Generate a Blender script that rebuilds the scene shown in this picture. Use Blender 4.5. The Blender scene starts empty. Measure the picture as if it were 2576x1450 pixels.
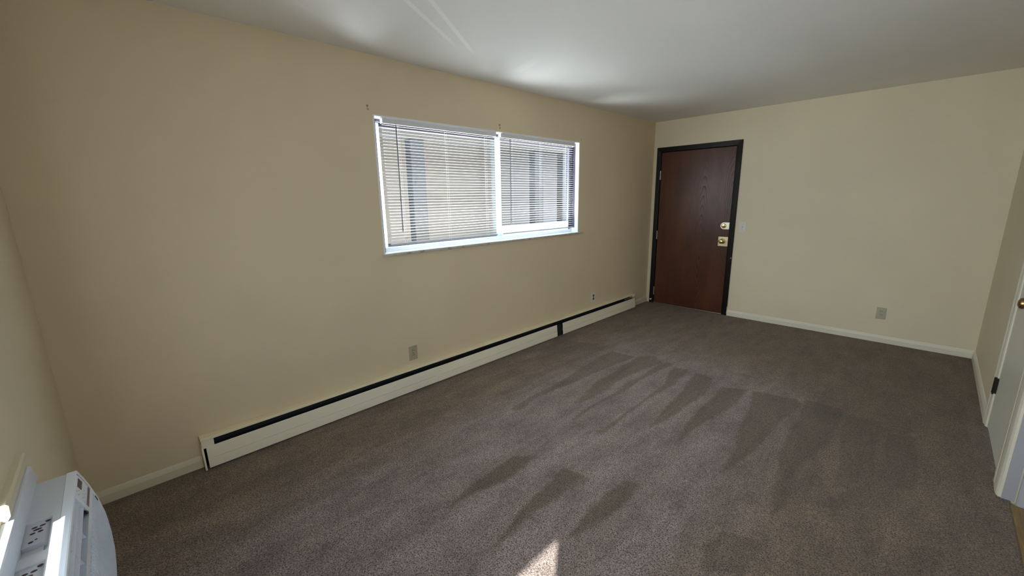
import bpy, bmesh, math, random
from mathutils import Vector, noise

# ------------------------------------------------------------------ camera, world, sun, exposure
sc = bpy.context.scene
COL = sc.collection
cam_d = bpy.data.cameras.new('camera')
cam_o = bpy.data.objects.new('camera', cam_d); COL.objects.link(cam_o)
cam_o.location = (2.77234, -5.40764, 1.49169)
cam_o.rotation_euler = (1.354683, 0.0169765, 0.795670)
cam_d.sensor_fit = 'HORIZONTAL'; cam_d.sensor_width = 36.0
cam_d.lens = 36.0 * 1028.785 / 2576.0
cam_d.clip_start = 0.02; cam_d.clip_end = 200
sc.camera = cam_o

sc.view_settings.view_transform = 'Standard'
sc.view_settings.look = 'None'
sc.view_settings.gamma = 1.0
sc.view_settings.use_curve_mapping = False
sc.view_settings.exposure = 1.04

SKY = 4.0
w = bpy.data.worlds.new('world'); sc.world = w; w.use_nodes = True
bg = w.node_tree.nodes['Background']
bg.inputs[0].default_value = (0.80, 0.90, 1.0, 1); bg.inputs[1].default_value = SKY

sun_d = bpy.data.lights.new('sun', 'SUN'); sun_d.energy = 9.0; sun_d.angle = math.radians(0.55)
sun_d.color = (1.0, 0.95, 0.88)
sun_o = bpy.data.objects.new('sun', sun_d); COL.objects.link(sun_o)
SD = Vector((-0.60, 0.80, -1.03)).normalized()
sun_o.rotation_euler = SD.to_track_quat('-Z', 'Y').to_euler()
sun_o.location = (6, -12, 9)

def portal(name, loc, rot, sx, sy):
    d = bpy.data.lights.new(name, 'AREA'); d.shape = 'RECTANGLE'; d.size = sx; d.size_y = sy
    d.cycles.is_portal = True
    o = bpy.data.objects.new(name, d); COL.objects.link(o); o.location = loc; o.rotation_euler = rot
    return o
portal('sky_portal', (-0.16, -2.835, 1.59), (0, math.radians(-90), 0), 1.0, 2.36)
portal('sky_portal', (2.12, -5.93, 1.45), (math.radians(90), 0, 0), 1.64, 1.42)
# area lamp added outside the near window to brighten the far wall
sg = bpy.data.lights.new('far_wall_fill', 'AREA'); sg.shape = 'RECTANGLE'; sg.size = 1.3; sg.size_y = 1.2; sg.energy = 8; sg.spread = math.radians(95); sg.color = (1.0, 0.98, 0.94)
sg_o = bpy.data.objects.new('far_wall_fill', sg); COL.objects.link(sg_o); sg_o.location = (2.15, -5.90, 1.50)
sg_o.rotation_euler = Vector((-0.08, 1, -0.04)).to_track_quat('-Z', 'Z').to_euler()
portal('sky_portal', (6.10, -4.25, 1.5), (0, math.radians(90), 0), 1.0, 1.0)
# area lamp added outside the side window to brighten the ceiling through the blinds
pb = bpy.data.lights.new('ceiling_fill', 'AREA'); pb.shape = 'RECTANGLE'; pb.size = 0.9; pb.size_y = 2.6; pb.energy = 250; pb.color = (0.93, 0.97, 1.0)
pb_o = bpy.data.objects.new('ceiling_fill', pb); COL.objects.link(pb_o); pb_o.location = (-0.95, -2.75, 0.42)
pb_o.rotation_euler = Vector((0.80, 0, 0.62)).to_track_quat('-Z', 'X').to_euler()

sc.cycles.use_denoising = True
sc.cycles.max_bounces = 14; sc.cycles.diffuse_bounces = 8
sc.cycles.glossy_bounces = 4; sc.cycles.transparent_max_bounces = 12; sc.cycles.transmission_bounces = 6
sc.cycles.caustics_reflective = False; sc.cycles.caustics_refractive = False
sc.cycles.sample_clamp_indirect = 6.0

# ------------------------------------------------------------------ helpers
def link(o, parent=None):
    COL.objects.link(o)
    if parent: o.parent = parent
    return o
def tag(o, label=None, cat=None, group=None, kind=None):
    if label: o['label'] = label
    if cat: o['category'] = cat
    if group: o['group'] = group
    if kind: o['kind'] = kind
    return o
def empty(name, loc, label, cat, group=None):
    o = bpy.data.objects.new(name, None); o.location = loc; o.empty_display_size = 0.05
    COL.objects.link(o); return tag(o, label, cat, group)
class MB:
    """collects shapes in world coordinates and links them as one mesh"""
    def __init__(s): s.bm = bmesh.new()
    def box(s, x0, x1, y0, y1, z0, z1, bev=0.0, seg=2):
        t = bmesh.new()
        vs = [t.verts.new((x, y, z)) for x in (x0, x1) for y in (y0, y1) for z in (z0, z1)]
        for f in ((0,1,3,2),(4,6,7,5),(0,4,5,1),(2,3,7,6),(0,2,6,4),(1,5,7,3)): t.faces.new([vs[i] for i in f])
        bmesh.ops.recalc_face_normals(t, faces=t.faces)
        if bev > 0: bmesh.ops.bevel(t, geom=list(t.edges), offset=bev, segments=seg, affect='EDGES', profile=0.5)
        s.merge(t); return s
    def merge(s, t):
        me = bpy.data.meshes.new('tmp'); t.to_mesh(me); t.free(); s.bm.from_mesh(me); bpy.data.meshes.remove(me)
    def prism(s, pts, a0, a1, axis='y', cap=True, closed=True):
        """pts: 2D profile; axis x -> pts are (y,z); y -> (x,z); z -> (x,y)"""
        def P(p, a): return {'x': (a, p[0], p[1]), 'y': (p[0], a, p[1]), 'z': (p[0], p[1], a)}[axis]
        t = bmesh.new()
        A = [t.verts.new(P(p, a0)) for p in pts]; B = [t.verts.new(P(p, a1)) for p in pts]
        n = len(pts)
        for i in range(n if closed else n - 1):
            j = (i + 1) % n; t.faces.new((A[i], A[j], B[j], B[i]))
        if cap and closed: t.faces.new(A[::-1]); t.faces.new(B)
        bmesh.ops.recalc_face_normals(t, faces=t.faces)
        s.merge(t); return s
    def lathe(s, prof, c, axis, n=28, sy=1.0):
        """prof: (radius, height) list turned about the axis direction through c"""
        a = Vector(axis).normalized(); u = a.orthogonal().normalized(); v = a.cross(u)
        t = bmesh.new(); rings = []
        for r, h in prof:
            rings.append([t.verts.new(Vector(c) + a*h + (u*math.cos(2*math.pi*k/n) + v*math.sin(2*math.pi*k/n))*max(r, 1e-5)) for k in range(n)])
        for i in range(len(rings)-1):
            for k in range(n): t.faces.new((rings[i][k], rings[i][(k+1)%n], rings[i+1][(k+1)%n], rings[i+1][k]))
        t.faces.new(rings[0][::-1]); t.faces.new(rings[-1])
        bmesh.ops.remove_doubles(t, verts=t.verts, dist=1e-6)
        bmesh.ops.recalc_face_normals(t, faces=t.faces)
        s.merge(t); return s
    def tube(s, pts, r, n=8):
        t = bmesh.new(); rings = []
        pts = [Vector(p) for p in pts]
        for i, p in enumerate(pts):
            d = (pts[min(i+1, len(pts)-1)] - pts[max(i-1, 0)]).normalized()
            u = d.orthogonal().normalized() if i == 0 else (u - d*u.dot(d)).normalized()
            v = d.cross(u)
            rings.append([t.verts.new(p + (u*math.cos(2*math.pi*k/n) + v*math.sin(2*math.pi*k/n))*r) for k in range(n)])
        for i in range(len(rings)-1):
            for k in range(n): t.faces.new((rings[i][k], rings[i][(k+1)%n], rings[i+1][(k+1)%n], rings[i+1][k]))
        t.faces.new(rings[0][::-1]); t.faces.new(rings[-1])
        bmesh.ops.recalc_face_normals(t, faces=t.faces)
        s.merge(t); return s
    def quad(s, *p):
        s.bm.faces.new([s.bm.verts.new(q) for q in p]); return s
    def build(s, name, mat, parent=None, smooth=False, origin=None):
        me = bpy.data.meshes.new(name)
        base = Vector((0, 0, 0))
        if parent is not None:
            q = parent
            while q is not None: base += Vector(q.location); q = q.parent
        org = Vector(origin) if origin else base
        for v in s.bm.verts: v.co -= org
        s.bm.to_mesh(me); s.bm.free()
        me.materials.append(mat)
        if smooth:
            for p in me.polygons: p.use_smooth = True
        o = bpy.data.objects.new(name, me); o.location = org - base
        link(o, parent)
        if smooth:
            try:
                me.set_sharp_from_angle(angle=math.radians(35))
            except Exception: pass
        return o
def struct(name, mb, mat, parent=None, **k):
    o = mb.build(name, mat, parent, **k)
    if parent is None: o['kind'] = 'structure'
    return o

# ------------------------------------------------------------------ materials
def mat(name, col=(0.8,0.8,0.8), rough=0.5, metal=0.0, spec=0.5, coat=0.0):
    m = bpy.data.materials.new(name); m.use_nodes = True
    b = m.node_tree.nodes['Principled BSDF']
    b.inputs['Base Color'].default_value = (*col, 1); b.inputs['Roughness'].default_value = rough
    b.inputs['Metallic'].default_value = metal; b.inputs['Specular IOR Level'].default_value = spec
    b.inputs['Coat Weight'].default_value = coat
    return m
class NT:
    def __init__(s, m): s.t = m.node_tree; s.b = s.t.nodes['Principled BSDF']
    def n(s, typ, **k):
        nd = s.t.nodes.new(typ)
        for a, v in k.items(): setattr(nd, a, v)
        return nd
    def l(s, a, b): s.t.links.new(a, b)
    def coord(s): return s.n('ShaderNodeTexCoord').outputs['Object']
    def noise(s, vec, scale, detail=2, rough=0.5, dist=0.0):
        nd = s.n('ShaderNodeTexNoise'); nd.inputs['Scale'].default_value = scale
        nd.inputs['Detail'].default_value = detail; nd.inputs['Roughness'].default_value = rough
        nd.inputs['Distortion'].default_value = dist; s.l(vec, nd.inputs['Vector']); return nd.outputs['Fac']
    def ramp(s, fac, stops):
        nd = s.n('ShaderNodeValToRGB'); s.l(fac, nd.inputs['Fac']); e = nd.color_ramp.elements
        while len(e) < len(stops): e.new(0.5)
        for i, (p, c) in enumerate(stops):
            e[i].position = p; e[i].color = (*c, 1) if len(c) == 3 else c
        return nd.outputs['Color']
    def math(s, op, a, b=None, clamp=False):
        nd = s.n('ShaderNodeMath', operation=op, use_clamp=clamp)
        for i, v in enumerate((a, b)):
            if v is None: continue
            if isinstance(v, (int, float)): nd.inputs[i].default_value = v
            else: s.l(v, nd.inputs[i])
        return nd.outputs[0]
    def mix(s, fac, a, b, mode='MIX'):
        nd = s.n('ShaderNodeMix', data_type='RGBA', blend_type=mode)
        for i, v in ((0, fac), (6, a), (7, b)):
            if isinstance(v, (int, float)): nd.inputs[i].default_value = v
            elif isinstance(v, tuple): nd.inputs[i].default_value = (*v, 1)
            else: s.l(v, nd.inputs[i])
        return nd.outputs[2]
    def bump(s, h, strength, dist=0.01):
        nd = s.n('ShaderNodeBump'); nd.inputs['Strength'].default_value = strength; nd.inputs['Distance'].default_value = dist
        s.l(h, nd.inputs['Height']); s.l(nd.outputs[0], s.b.inputs['Normal'])
    def scale(s, vec, sx, sy, sz):
        nd = s.n('ShaderNodeMapping'); nd.inputs['Scale'].default_value = (sx, sy, sz); s.l(vec, nd.inputs['Vector']); return nd.outputs[0]
    def color(s, c): s.l(c, s.b.inputs['Base Color'])

def wall_paint(name, col, rough=0.55, bs=0.12):
    m = mat(name, col, rough, spec=0.3); t = NT(m); c = t.coord()
    big = t.noise(c, 1.3, 3); fine = t.noise(c, 90, 3, 0.6)
    a = tuple(x*0.965 for x in col); b = tuple(min(1, x*1.03) for x in col)
    t.color(t.ramp(big, [(0.3, a), (0.7, b)]))
    t.bump(fine, bs, 0.004)
    return m
M = {}
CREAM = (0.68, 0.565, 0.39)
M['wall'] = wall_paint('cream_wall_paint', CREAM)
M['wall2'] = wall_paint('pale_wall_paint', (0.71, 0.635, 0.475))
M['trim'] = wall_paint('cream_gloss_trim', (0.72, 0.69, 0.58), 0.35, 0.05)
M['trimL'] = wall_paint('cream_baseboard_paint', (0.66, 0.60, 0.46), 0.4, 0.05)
M['white_door'] = wall_paint('white_door_paint', (0.68, 0.68, 0.60), 0.35, 0.05)
M['endwall'] = wall_paint('grey_white_paint', (0.40, 0.405, 0.44), 0.5, 0.08)

def ceiling_mat():
    m = mat('ceiling_paint', (0.8, 0.8, 0.78), 0.6, spec=0.3); t = NT(m); c = t.coord()
    big = t.noise(c, 1.0, 2)
    base = t.ramp(big, [(0.3, (0.76, 0.765, 0.755)), (0.7, (0.80, 0.805, 0.795))])
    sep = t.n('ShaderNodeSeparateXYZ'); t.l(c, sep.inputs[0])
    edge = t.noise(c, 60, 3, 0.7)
    tot = None  # streaks of sun reflected off the air conditioner, painted into the ceiling colour
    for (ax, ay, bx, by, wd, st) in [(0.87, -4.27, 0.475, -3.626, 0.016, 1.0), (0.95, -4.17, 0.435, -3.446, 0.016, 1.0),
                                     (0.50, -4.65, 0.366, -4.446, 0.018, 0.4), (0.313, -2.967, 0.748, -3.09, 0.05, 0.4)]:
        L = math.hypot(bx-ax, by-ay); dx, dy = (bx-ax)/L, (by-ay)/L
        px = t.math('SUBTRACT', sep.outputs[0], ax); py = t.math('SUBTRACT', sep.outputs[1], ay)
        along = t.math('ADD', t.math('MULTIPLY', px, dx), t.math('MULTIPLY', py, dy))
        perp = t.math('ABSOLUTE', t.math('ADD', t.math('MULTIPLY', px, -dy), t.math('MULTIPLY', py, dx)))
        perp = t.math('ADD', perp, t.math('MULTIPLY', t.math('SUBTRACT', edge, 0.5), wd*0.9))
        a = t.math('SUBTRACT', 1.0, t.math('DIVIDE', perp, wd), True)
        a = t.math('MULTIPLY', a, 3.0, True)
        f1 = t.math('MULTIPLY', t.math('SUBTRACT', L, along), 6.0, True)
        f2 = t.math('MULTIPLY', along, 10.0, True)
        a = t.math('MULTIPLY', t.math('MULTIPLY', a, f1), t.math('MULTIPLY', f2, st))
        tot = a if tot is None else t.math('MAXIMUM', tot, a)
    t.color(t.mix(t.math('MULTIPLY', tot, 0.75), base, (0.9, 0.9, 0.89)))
    t.bump(t.noise(c, 110, 2), 0.06, 0.004)
    return m
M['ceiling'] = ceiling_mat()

def carpet_mat():
    m = mat('taupe_cut_pile_carpet', (0.2, 0.16, 0.13), 0.95, spec=0.1); t = NT(m); c = t.coord()
    at = t.n('ShaderNodeAttribute', attribute_name='pile').outputs['Color']
    sp = t.n('ShaderNodeSeparateColor'); t.l(at, sp.inputs[0])
    dark, grey, stain_edge = sp.outputs[0], sp.outputs[1], sp.outputs[2]
    big = t.noise(c, 3.0, 4, 0.6)
    mid = t.noise(t.scale(c, 1.0, 0.35, 1.0), 9.0, 4, 0.65)
    tuft = t.noise(c, 165, 1.5, 0.55, 0.6)
    tuft2 = t.noise(c, 420, 2, 0.6)
    warm = t.ramp(tuft, [(0.35, (0.050, 0.031, 0.020)), (0.47, (0.190, 0.130, 0.084)), (0.64, (0.350, 0.250, 0.170))])
    cool = t.ramp(tuft, [(0.35, (0.055, 0.039, 0.034)), (0.47, (0.215, 0.163, 0.150)), (0.64, (0.40, 0.318, 0.296))])
    col = t.mix(t.math('MULTIPLY', grey, t.math('SUBTRACT', 1.0, t.math('MULTIPLY', dark, 0.75), True)), warm, cool)
    clump = t.noise(c, 34, 4, 0.65)
    shade = t.math('ADD', t.math('MULTIPLY', big, 0.50), t.math('MULTIPLY', mid, 1.5))
    shade = t.math('ADD', shade, t.math('MULTIPLY', clump, 1.1))
    shade = t.math('ADD', shade, -0.57)
    shade = t.math('MULTIPLY', shade, t.math('SUBTRACT', 1.0, t.math('MULTIPLY', t.math('MULTIPLY', dark, t.math('ADD', 0.62, t.math('MULTIPLY', mid, 0.7))), 0.35)))
    shade = t.math('MULTIPLY', shade, t.math('SUBTRACT', 1.0, t.math('MULTIPLY', stain_edge, 0.45)))
    shade = t.math('MULTIPLY', shade, t.math('ADD', 0.75, t.math('MULTIPLY', tuft2, 0.5)))
    cc = t.n('ShaderNodeCombineColor')
    for i in range(3): t.l(shade, cc.inputs[i])
    t.color(t.mix(1.0, col, cc.outputs[0], 'MULTIPLY'))
    h = t.math('ADD', t.math('MULTIPLY', tuft, 1.0), t.math('MULTIPLY', tuft2, 0.35))
    t.bump(h, 0.9, 0.012)
    b = t.b; b.inputs['Sheen Weight'].default_value = 0.25; b.inputs['Sheen Roughness'].default_value = 0.6
    return m
M['carpet'] = carpet_mat()

def wood_floor():
    m = mat('oak_laminate_floor', (0.3, 0.16, 0.07), 0.35); t = NT(m); c = t.coord()
    g = t.noise(t.scale(c, 14, 1.2, 1), 4, 5, 0.6)
    t.color(t.ramp(g, [(0.3, (0.10, 0.045, 0.02)), (0.7, (0.21, 0.11, 0.05))])); return m
M['wood'] = wood_floor()
def threshold_mat():
    m = mat('oak_threshold', (0.34, 0.22, 0.08), 0.4); t = NT(m); c = t.coord()
    g = t.noise(t.scale(c, 30, 2, 1), 5, 5, 0.6)
    t.color(t.ramp(g, [(0.3, (0.14, 0.085, 0.03)), (0.7, (0.26, 0.17, 0.065))])); return m
M['threshold'] = threshold_mat()

def door_wood():
    m = mat('dark_oak_veneer', (0.06, 0.02, 0.012), 0.32, spec=0.45); t = NT(m); c = t.coord()
    sep = t.n('ShaderNodeSeparateXYZ'); t.l(c, sep.inputs[0])
    X, Z = sep.outputs[0], sep.outputs[2]
    wob = t.noise(t.scale(c, 5, 1, 1.6), 3.0, 3, 0.5)
    Xw = t.math('ADD', X, t.math('MULTIPLY', t.math('SUBTRACT', wob, 0.5), 0.05))
    best = None
    for (cx, cz, st) in [(0.47, 1.30, 6.0), (0.665, 1.25, 6.5), (0.955, 1.40, 7.5), (0.12, 0.9, 9.0)]:
        dx = t.math('MULTIPLY', t.math('SUBTRACT', Xw, cx), st*1.0)
        dz = t.math('SUBTRACT', Z, cz)
        d = t.math('SQRT', t.math('ADD', t.math('MULTIPLY', dx, dx), t.math('MULTIPLY', dz, dz)))
        best = d if best is None else t.math('MINIMUM', best, d)
    ring = t.math('FRACT', t.math('MULTIPLY', best, 8.5))
    ring = t.math('POWER', ring, 4.0)
    near = t.math('ADD', 0.15, t.math('SUBTRACT', 1.15, best), True)
    fine = t.noise(t.scale(c, 260, 1, 3.0), 2.0, 4, 0.7)
    pores = t.ramp(fine, [(0.35, (0.0, 0.0, 0.0)), (0.62, (1.0, 1.0, 1.0))])
    broad = t.noise(t.scale(c, 3.0, 1, 0.8), 2.0, 3)
    base = t.ramp(broad, [(0.3, (0.068, 0.023, 0.012)), (0.7, (0.125, 0.042, 0.020))])
    col = t.mix(t.math('MULTIPLY', t.math('MULTIPLY', ring, near), 0.95), base, (0.010, 0.004, 0.003))
    col = t.mix(0.35, col, t.mix(1.0, col, pores, 'MULTIPLY'))
    t.color(col)
    t.bump(t.math('ADD', ring, fine), 0.12, 0.002)
    r = t.ramp(ring, [(0.0, (0.30,)*3), (1.0, (0.48,)*3)]); t.l(r, t.b.inputs['Roughness'])
    return m
M['door_wood'] = door_wood()
def chipped(name, col, chip, thr, rough):
    m = mat(name, col, rough); t = NT(m); c = t.coord()
    n = t.noise(c, 22, 5, 0.75)
    t.color(t.mix(t.ramp(n, [(thr, (0, 0, 0)), (thr+0.01, (1, 1, 1))]), col, chip)); t.bump(t.noise(c, 60, 2), 0.1, 0.003)
    return m
M['frame_black'] = chipped('black_brown_frame_paint', (0.007, 0.0055, 0.005), (0.16, 0.12, 0.08), 0.745, 0.42)
M['frame_black'].node_tree.nodes['Principled BSDF'].inputs['Specular IOR Level'].default_value = 0.25
M['brass'] = mat('polished_brass', (0.80, 0.60, 0.28), 0.16, 1.0)
M['brass_plate'] = mat('satin_brass_plate', (0.80, 0.70, 0.46), 0.34, 0.85)
M['brass_pale'] = mat('pale_brass_plate', (0.86, 0.82, 0.68), 0.38, 0.7)
M['steel'] = mat('worn_steel', (0.45, 0.43, 0.40), 0.4, 0.9)
M['knob_dark'] = mat('antique_brass', (0.36, 0.24, 0.11), 0.28, 1.0)
M['hinge_dark'] = mat('dark_bronze_hinge', (0.02, 0.017, 0.014), 0.4, 0.5)
M['black'] = mat('black_void_metal', (0.010, 0.010, 0.012), 0.55)
M['fin'] = mat('dark_heater_fins', (0.022, 0.024, 0.027), 0.45, 0.4)
M['heater'] = wall_paint('heater_enamel', (0.84, 0.785, 0.63), 0.38, 0.03)
M['heater_top'] = wall_paint('heater_cover_paint', (0.80, 0.715, 0.50), 0.45, 0.05)
M['tan_trim'] = mat('tan_trim_paint', (0.66, 0.57, 0.38), 0.45)
M['outlet_tan'] = mat('tan_outlet_plastic', (0.40, 0.355, 0.24), 0.4)
M['outlet_grey'] = mat('almond_outlet_plastic', (0.42, 0.40, 0.31), 0.4)
M['outlet_white'] = mat('white_outlet_plastic', (0.72, 0.69, 0.62), 0.4)
M['slot'] = mat('dark_slots', (0.025, 0.02, 0.015), 0.6)
M['brown_socket'] = mat('brown_receptacle', (0.10, 0.075, 0.05), 0.45)
M['switch'] = mat('pale_grey_switch_plastic', (0.70, 0.66, 0.61), 0.4)
M['ac'] = mat('white_appliance_plastic', (0.74, 0.81, 0.92), 0.32)
M['ac_case'] = mat('white_enamel_steel', (0.58, 0.62, 0.68), 0.4)
M['ac_dark'] = mat('smoked_black_plastic', (0.03, 0.022, 0.04), 0.25)
M['ac_label'] = mat('dark_mauve_label', (0.16, 0.10, 0.14), 0.4)
M['ac_print'] = mat('grey_print', (0.30, 0.32, 0.37), 0.5)
M['ac_recess'] = mat('appliance_recess_grey', (0.52, 0.54, 0.60), 0.4)
M['sleeve'] = mat('blue_white_sleeve_plastic', (0.62, 0.68, 0.78), 0.35)
M['vinyl_shade'] = mat('shaded_grey_vinyl', (0.10, 0.11, 0.14), 0.4)  # shaded copy of the white frame vinyl, the shade put into its colour
M['frame_shade'] = mat('shaded_frame_violet', (0.035, 0.03, 0.05), 0.4)  # window frame parts in shadow, the shadow painted as a dark colour
M['vinyl'] = mat('white_vinyl', (0.78, 0.80, 0.82), 0.35)
def translucent(name, col, fac):
    m = mat(name, col, 0.45, spec=0.4); t = NT(m)
    tr = t.n('ShaderNodeBsdfTranslucent'); tr.inputs[0].default_value = (*col, 1)
    mx = t.n('ShaderNodeMixShader'); mx.inputs[0].default_value = fac
    out = [n for n in t.t.nodes if n.type == 'OUTPUT_MATERIAL'][0]
    t.l(t.b.outputs[0], mx.inputs[1]); t.l(tr.outputs[0], mx.inputs[2]); t.l(mx.outputs[0], out.inputs[0])
    return m
M['slat'] = translucent('white_vinyl_slats', (0.76, 0.75, 0.74), 0.12)
M['lit_vinyl'] = translucent('lit_vinyl_window_frame', (0.80, 0.92, 0.97), 0.85)  # daylit frame parts, their glow put into the tint and translucency
M['clearplastic'] = translucent('clear_tilt_wand_plastic', (0.25, 0.25, 0.28), 0.4)
def glass():
    m = bpy.data.materials.new('window_glass'); m.use_nodes = True; nt = m.node_tree; nt.nodes.clear()
    o = nt.nodes.new('ShaderNodeOutputMaterial'); mx = nt.nodes.new('ShaderNodeMixShader')
    tr = nt.nodes.new('ShaderNodeBsdfTransparent'); tr.inputs[0].default_value = (0.95, 0.97, 0.97, 1)
    gl = nt.nodes.new('ShaderNodeBsdfGlossy'); gl.inputs['Roughness'].default_value = 0.02
    mx.inputs[0].default_value = 0.06
    nt.links.new(tr.outputs[0], mx.inputs[1]); nt.links.new(gl.outputs[0], mx.inputs[2]); nt.links.new(mx.outputs[0], o.inputs[0])
    return m
M['glass'] = glass()
M['stool'] = chipped('chipped_sill_marble', (0.50, 0.47, 0.40), (0.30, 0.26, 0.20), 0.56, 0.45)
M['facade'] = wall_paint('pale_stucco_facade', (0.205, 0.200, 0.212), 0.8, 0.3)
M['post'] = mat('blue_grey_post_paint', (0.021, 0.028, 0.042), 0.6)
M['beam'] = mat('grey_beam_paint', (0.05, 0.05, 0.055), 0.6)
M['concrete'] = wall_paint('concrete_paving', (0.42, 0.41, 0.39), 0.85, 0.3)
M['hole'] = mat('brown_wall_scar', (0.30, 0.23, 0.14), 0.8)
M['sun_block_brick'] = wall_paint('sun_block_brick_paint', (0.35, 0.25, 0.2), 0.8, 0.3)

W, H, L = 3.195, 2.44, 5.703
XK = 6.0                      # far side of the adjoining kitchen area
TH = 0.16

# ------------------------------------------------------------------ floor and ceiling
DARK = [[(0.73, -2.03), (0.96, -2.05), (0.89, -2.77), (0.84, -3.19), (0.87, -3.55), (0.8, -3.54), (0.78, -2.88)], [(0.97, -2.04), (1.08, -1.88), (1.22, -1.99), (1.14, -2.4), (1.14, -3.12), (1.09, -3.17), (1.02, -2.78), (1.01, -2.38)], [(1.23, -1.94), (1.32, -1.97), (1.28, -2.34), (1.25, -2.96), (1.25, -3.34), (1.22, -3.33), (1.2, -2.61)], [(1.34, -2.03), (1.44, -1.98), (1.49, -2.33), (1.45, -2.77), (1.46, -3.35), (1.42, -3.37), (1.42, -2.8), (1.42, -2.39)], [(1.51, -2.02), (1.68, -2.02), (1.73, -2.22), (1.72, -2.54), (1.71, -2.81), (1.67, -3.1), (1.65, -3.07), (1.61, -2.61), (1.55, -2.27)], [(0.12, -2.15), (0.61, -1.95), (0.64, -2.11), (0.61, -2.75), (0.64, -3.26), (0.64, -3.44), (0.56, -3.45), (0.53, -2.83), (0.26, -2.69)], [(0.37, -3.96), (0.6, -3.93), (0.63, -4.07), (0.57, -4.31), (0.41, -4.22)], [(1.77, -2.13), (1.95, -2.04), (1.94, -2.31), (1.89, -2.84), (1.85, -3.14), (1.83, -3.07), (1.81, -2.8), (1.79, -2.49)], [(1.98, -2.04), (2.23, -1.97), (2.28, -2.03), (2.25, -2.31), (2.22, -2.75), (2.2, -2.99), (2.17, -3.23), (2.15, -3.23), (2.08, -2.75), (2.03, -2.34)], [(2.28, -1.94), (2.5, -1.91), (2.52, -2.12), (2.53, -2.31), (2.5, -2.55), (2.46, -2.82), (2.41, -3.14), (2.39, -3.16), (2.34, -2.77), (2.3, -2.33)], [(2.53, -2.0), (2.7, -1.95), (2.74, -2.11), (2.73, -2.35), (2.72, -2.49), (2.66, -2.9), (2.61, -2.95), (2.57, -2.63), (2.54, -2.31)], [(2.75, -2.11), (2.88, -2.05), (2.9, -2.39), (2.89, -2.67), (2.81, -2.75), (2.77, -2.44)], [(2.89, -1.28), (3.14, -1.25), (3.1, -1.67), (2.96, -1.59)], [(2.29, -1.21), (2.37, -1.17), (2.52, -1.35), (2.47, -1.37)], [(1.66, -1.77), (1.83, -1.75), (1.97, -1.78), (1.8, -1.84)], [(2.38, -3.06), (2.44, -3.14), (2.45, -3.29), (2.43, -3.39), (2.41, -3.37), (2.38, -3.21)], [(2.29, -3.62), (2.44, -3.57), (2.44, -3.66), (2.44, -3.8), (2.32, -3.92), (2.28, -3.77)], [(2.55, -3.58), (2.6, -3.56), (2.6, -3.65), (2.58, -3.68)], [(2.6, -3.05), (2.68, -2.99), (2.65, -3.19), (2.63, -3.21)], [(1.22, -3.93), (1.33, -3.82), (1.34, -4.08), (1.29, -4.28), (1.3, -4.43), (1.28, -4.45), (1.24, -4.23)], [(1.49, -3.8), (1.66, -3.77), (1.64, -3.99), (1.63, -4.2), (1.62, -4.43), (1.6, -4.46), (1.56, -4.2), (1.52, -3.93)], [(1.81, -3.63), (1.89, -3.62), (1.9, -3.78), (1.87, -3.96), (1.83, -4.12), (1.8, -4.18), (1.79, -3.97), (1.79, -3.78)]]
STAINS = [(0.75, -0.55, .16, .25), (1.35, -0.75, .10, .2), (2.9, -0.9, .2, .15), (1.056, -3.605, .10, .2), (0.816, -3.924, .05, .6), (1.588, -3.596, .035, .5), (1.985, -3.826, .07, .5), (1.123, -4.942, .07, .55), (0.35, -5.453, .09, .4),
          (0.95, -4.612, .04, .3), (2.319, -3.332, .03, .5), (2.82, -2.97, .10, .25), (3.12, -2.80, .16, .5), (3.05, -3.05, .18, .45),
          (0.60, -2.95, .02, .4), (0.30, -3.3, .02, .4), (1.30, -1.2, .03, .3)]
def smooth(a, b, x):
    t = max(0.0, min(1.0, (x-a)/(b-a))); return t*t*(3-2*t)
def poly_sd(P, x, y):
    ins = False; best = 1e9; n = len(P); j = n-1
    for i in range(n):
        xi, yi = P[i]; xj, yj = P[j]
        if (yi > y) != (yj > y) and x < (xj-xi)*(y-yi)/(yj-yi)+xi: ins = not ins
        dx, dy = xj-xi, yj-yi; t = max(0, min(1, ((x-xi)*dx+(y-yi)*dy)/(dx*dx+dy*dy+1e-12)))
        best = min(best, (x-xi-t*dx)**2+(y-yi-t*dy)**2); j = i
    d = math.sqrt(best); return -d if ins else d
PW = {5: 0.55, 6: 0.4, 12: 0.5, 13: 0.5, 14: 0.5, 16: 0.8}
BB = [(min(p[0] for p in P)-.05, max(p[0] for p in P)+.05, min(p[1] for p in P)-.05, max(p[1] for p in P)+.05) for P in DARK]
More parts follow.
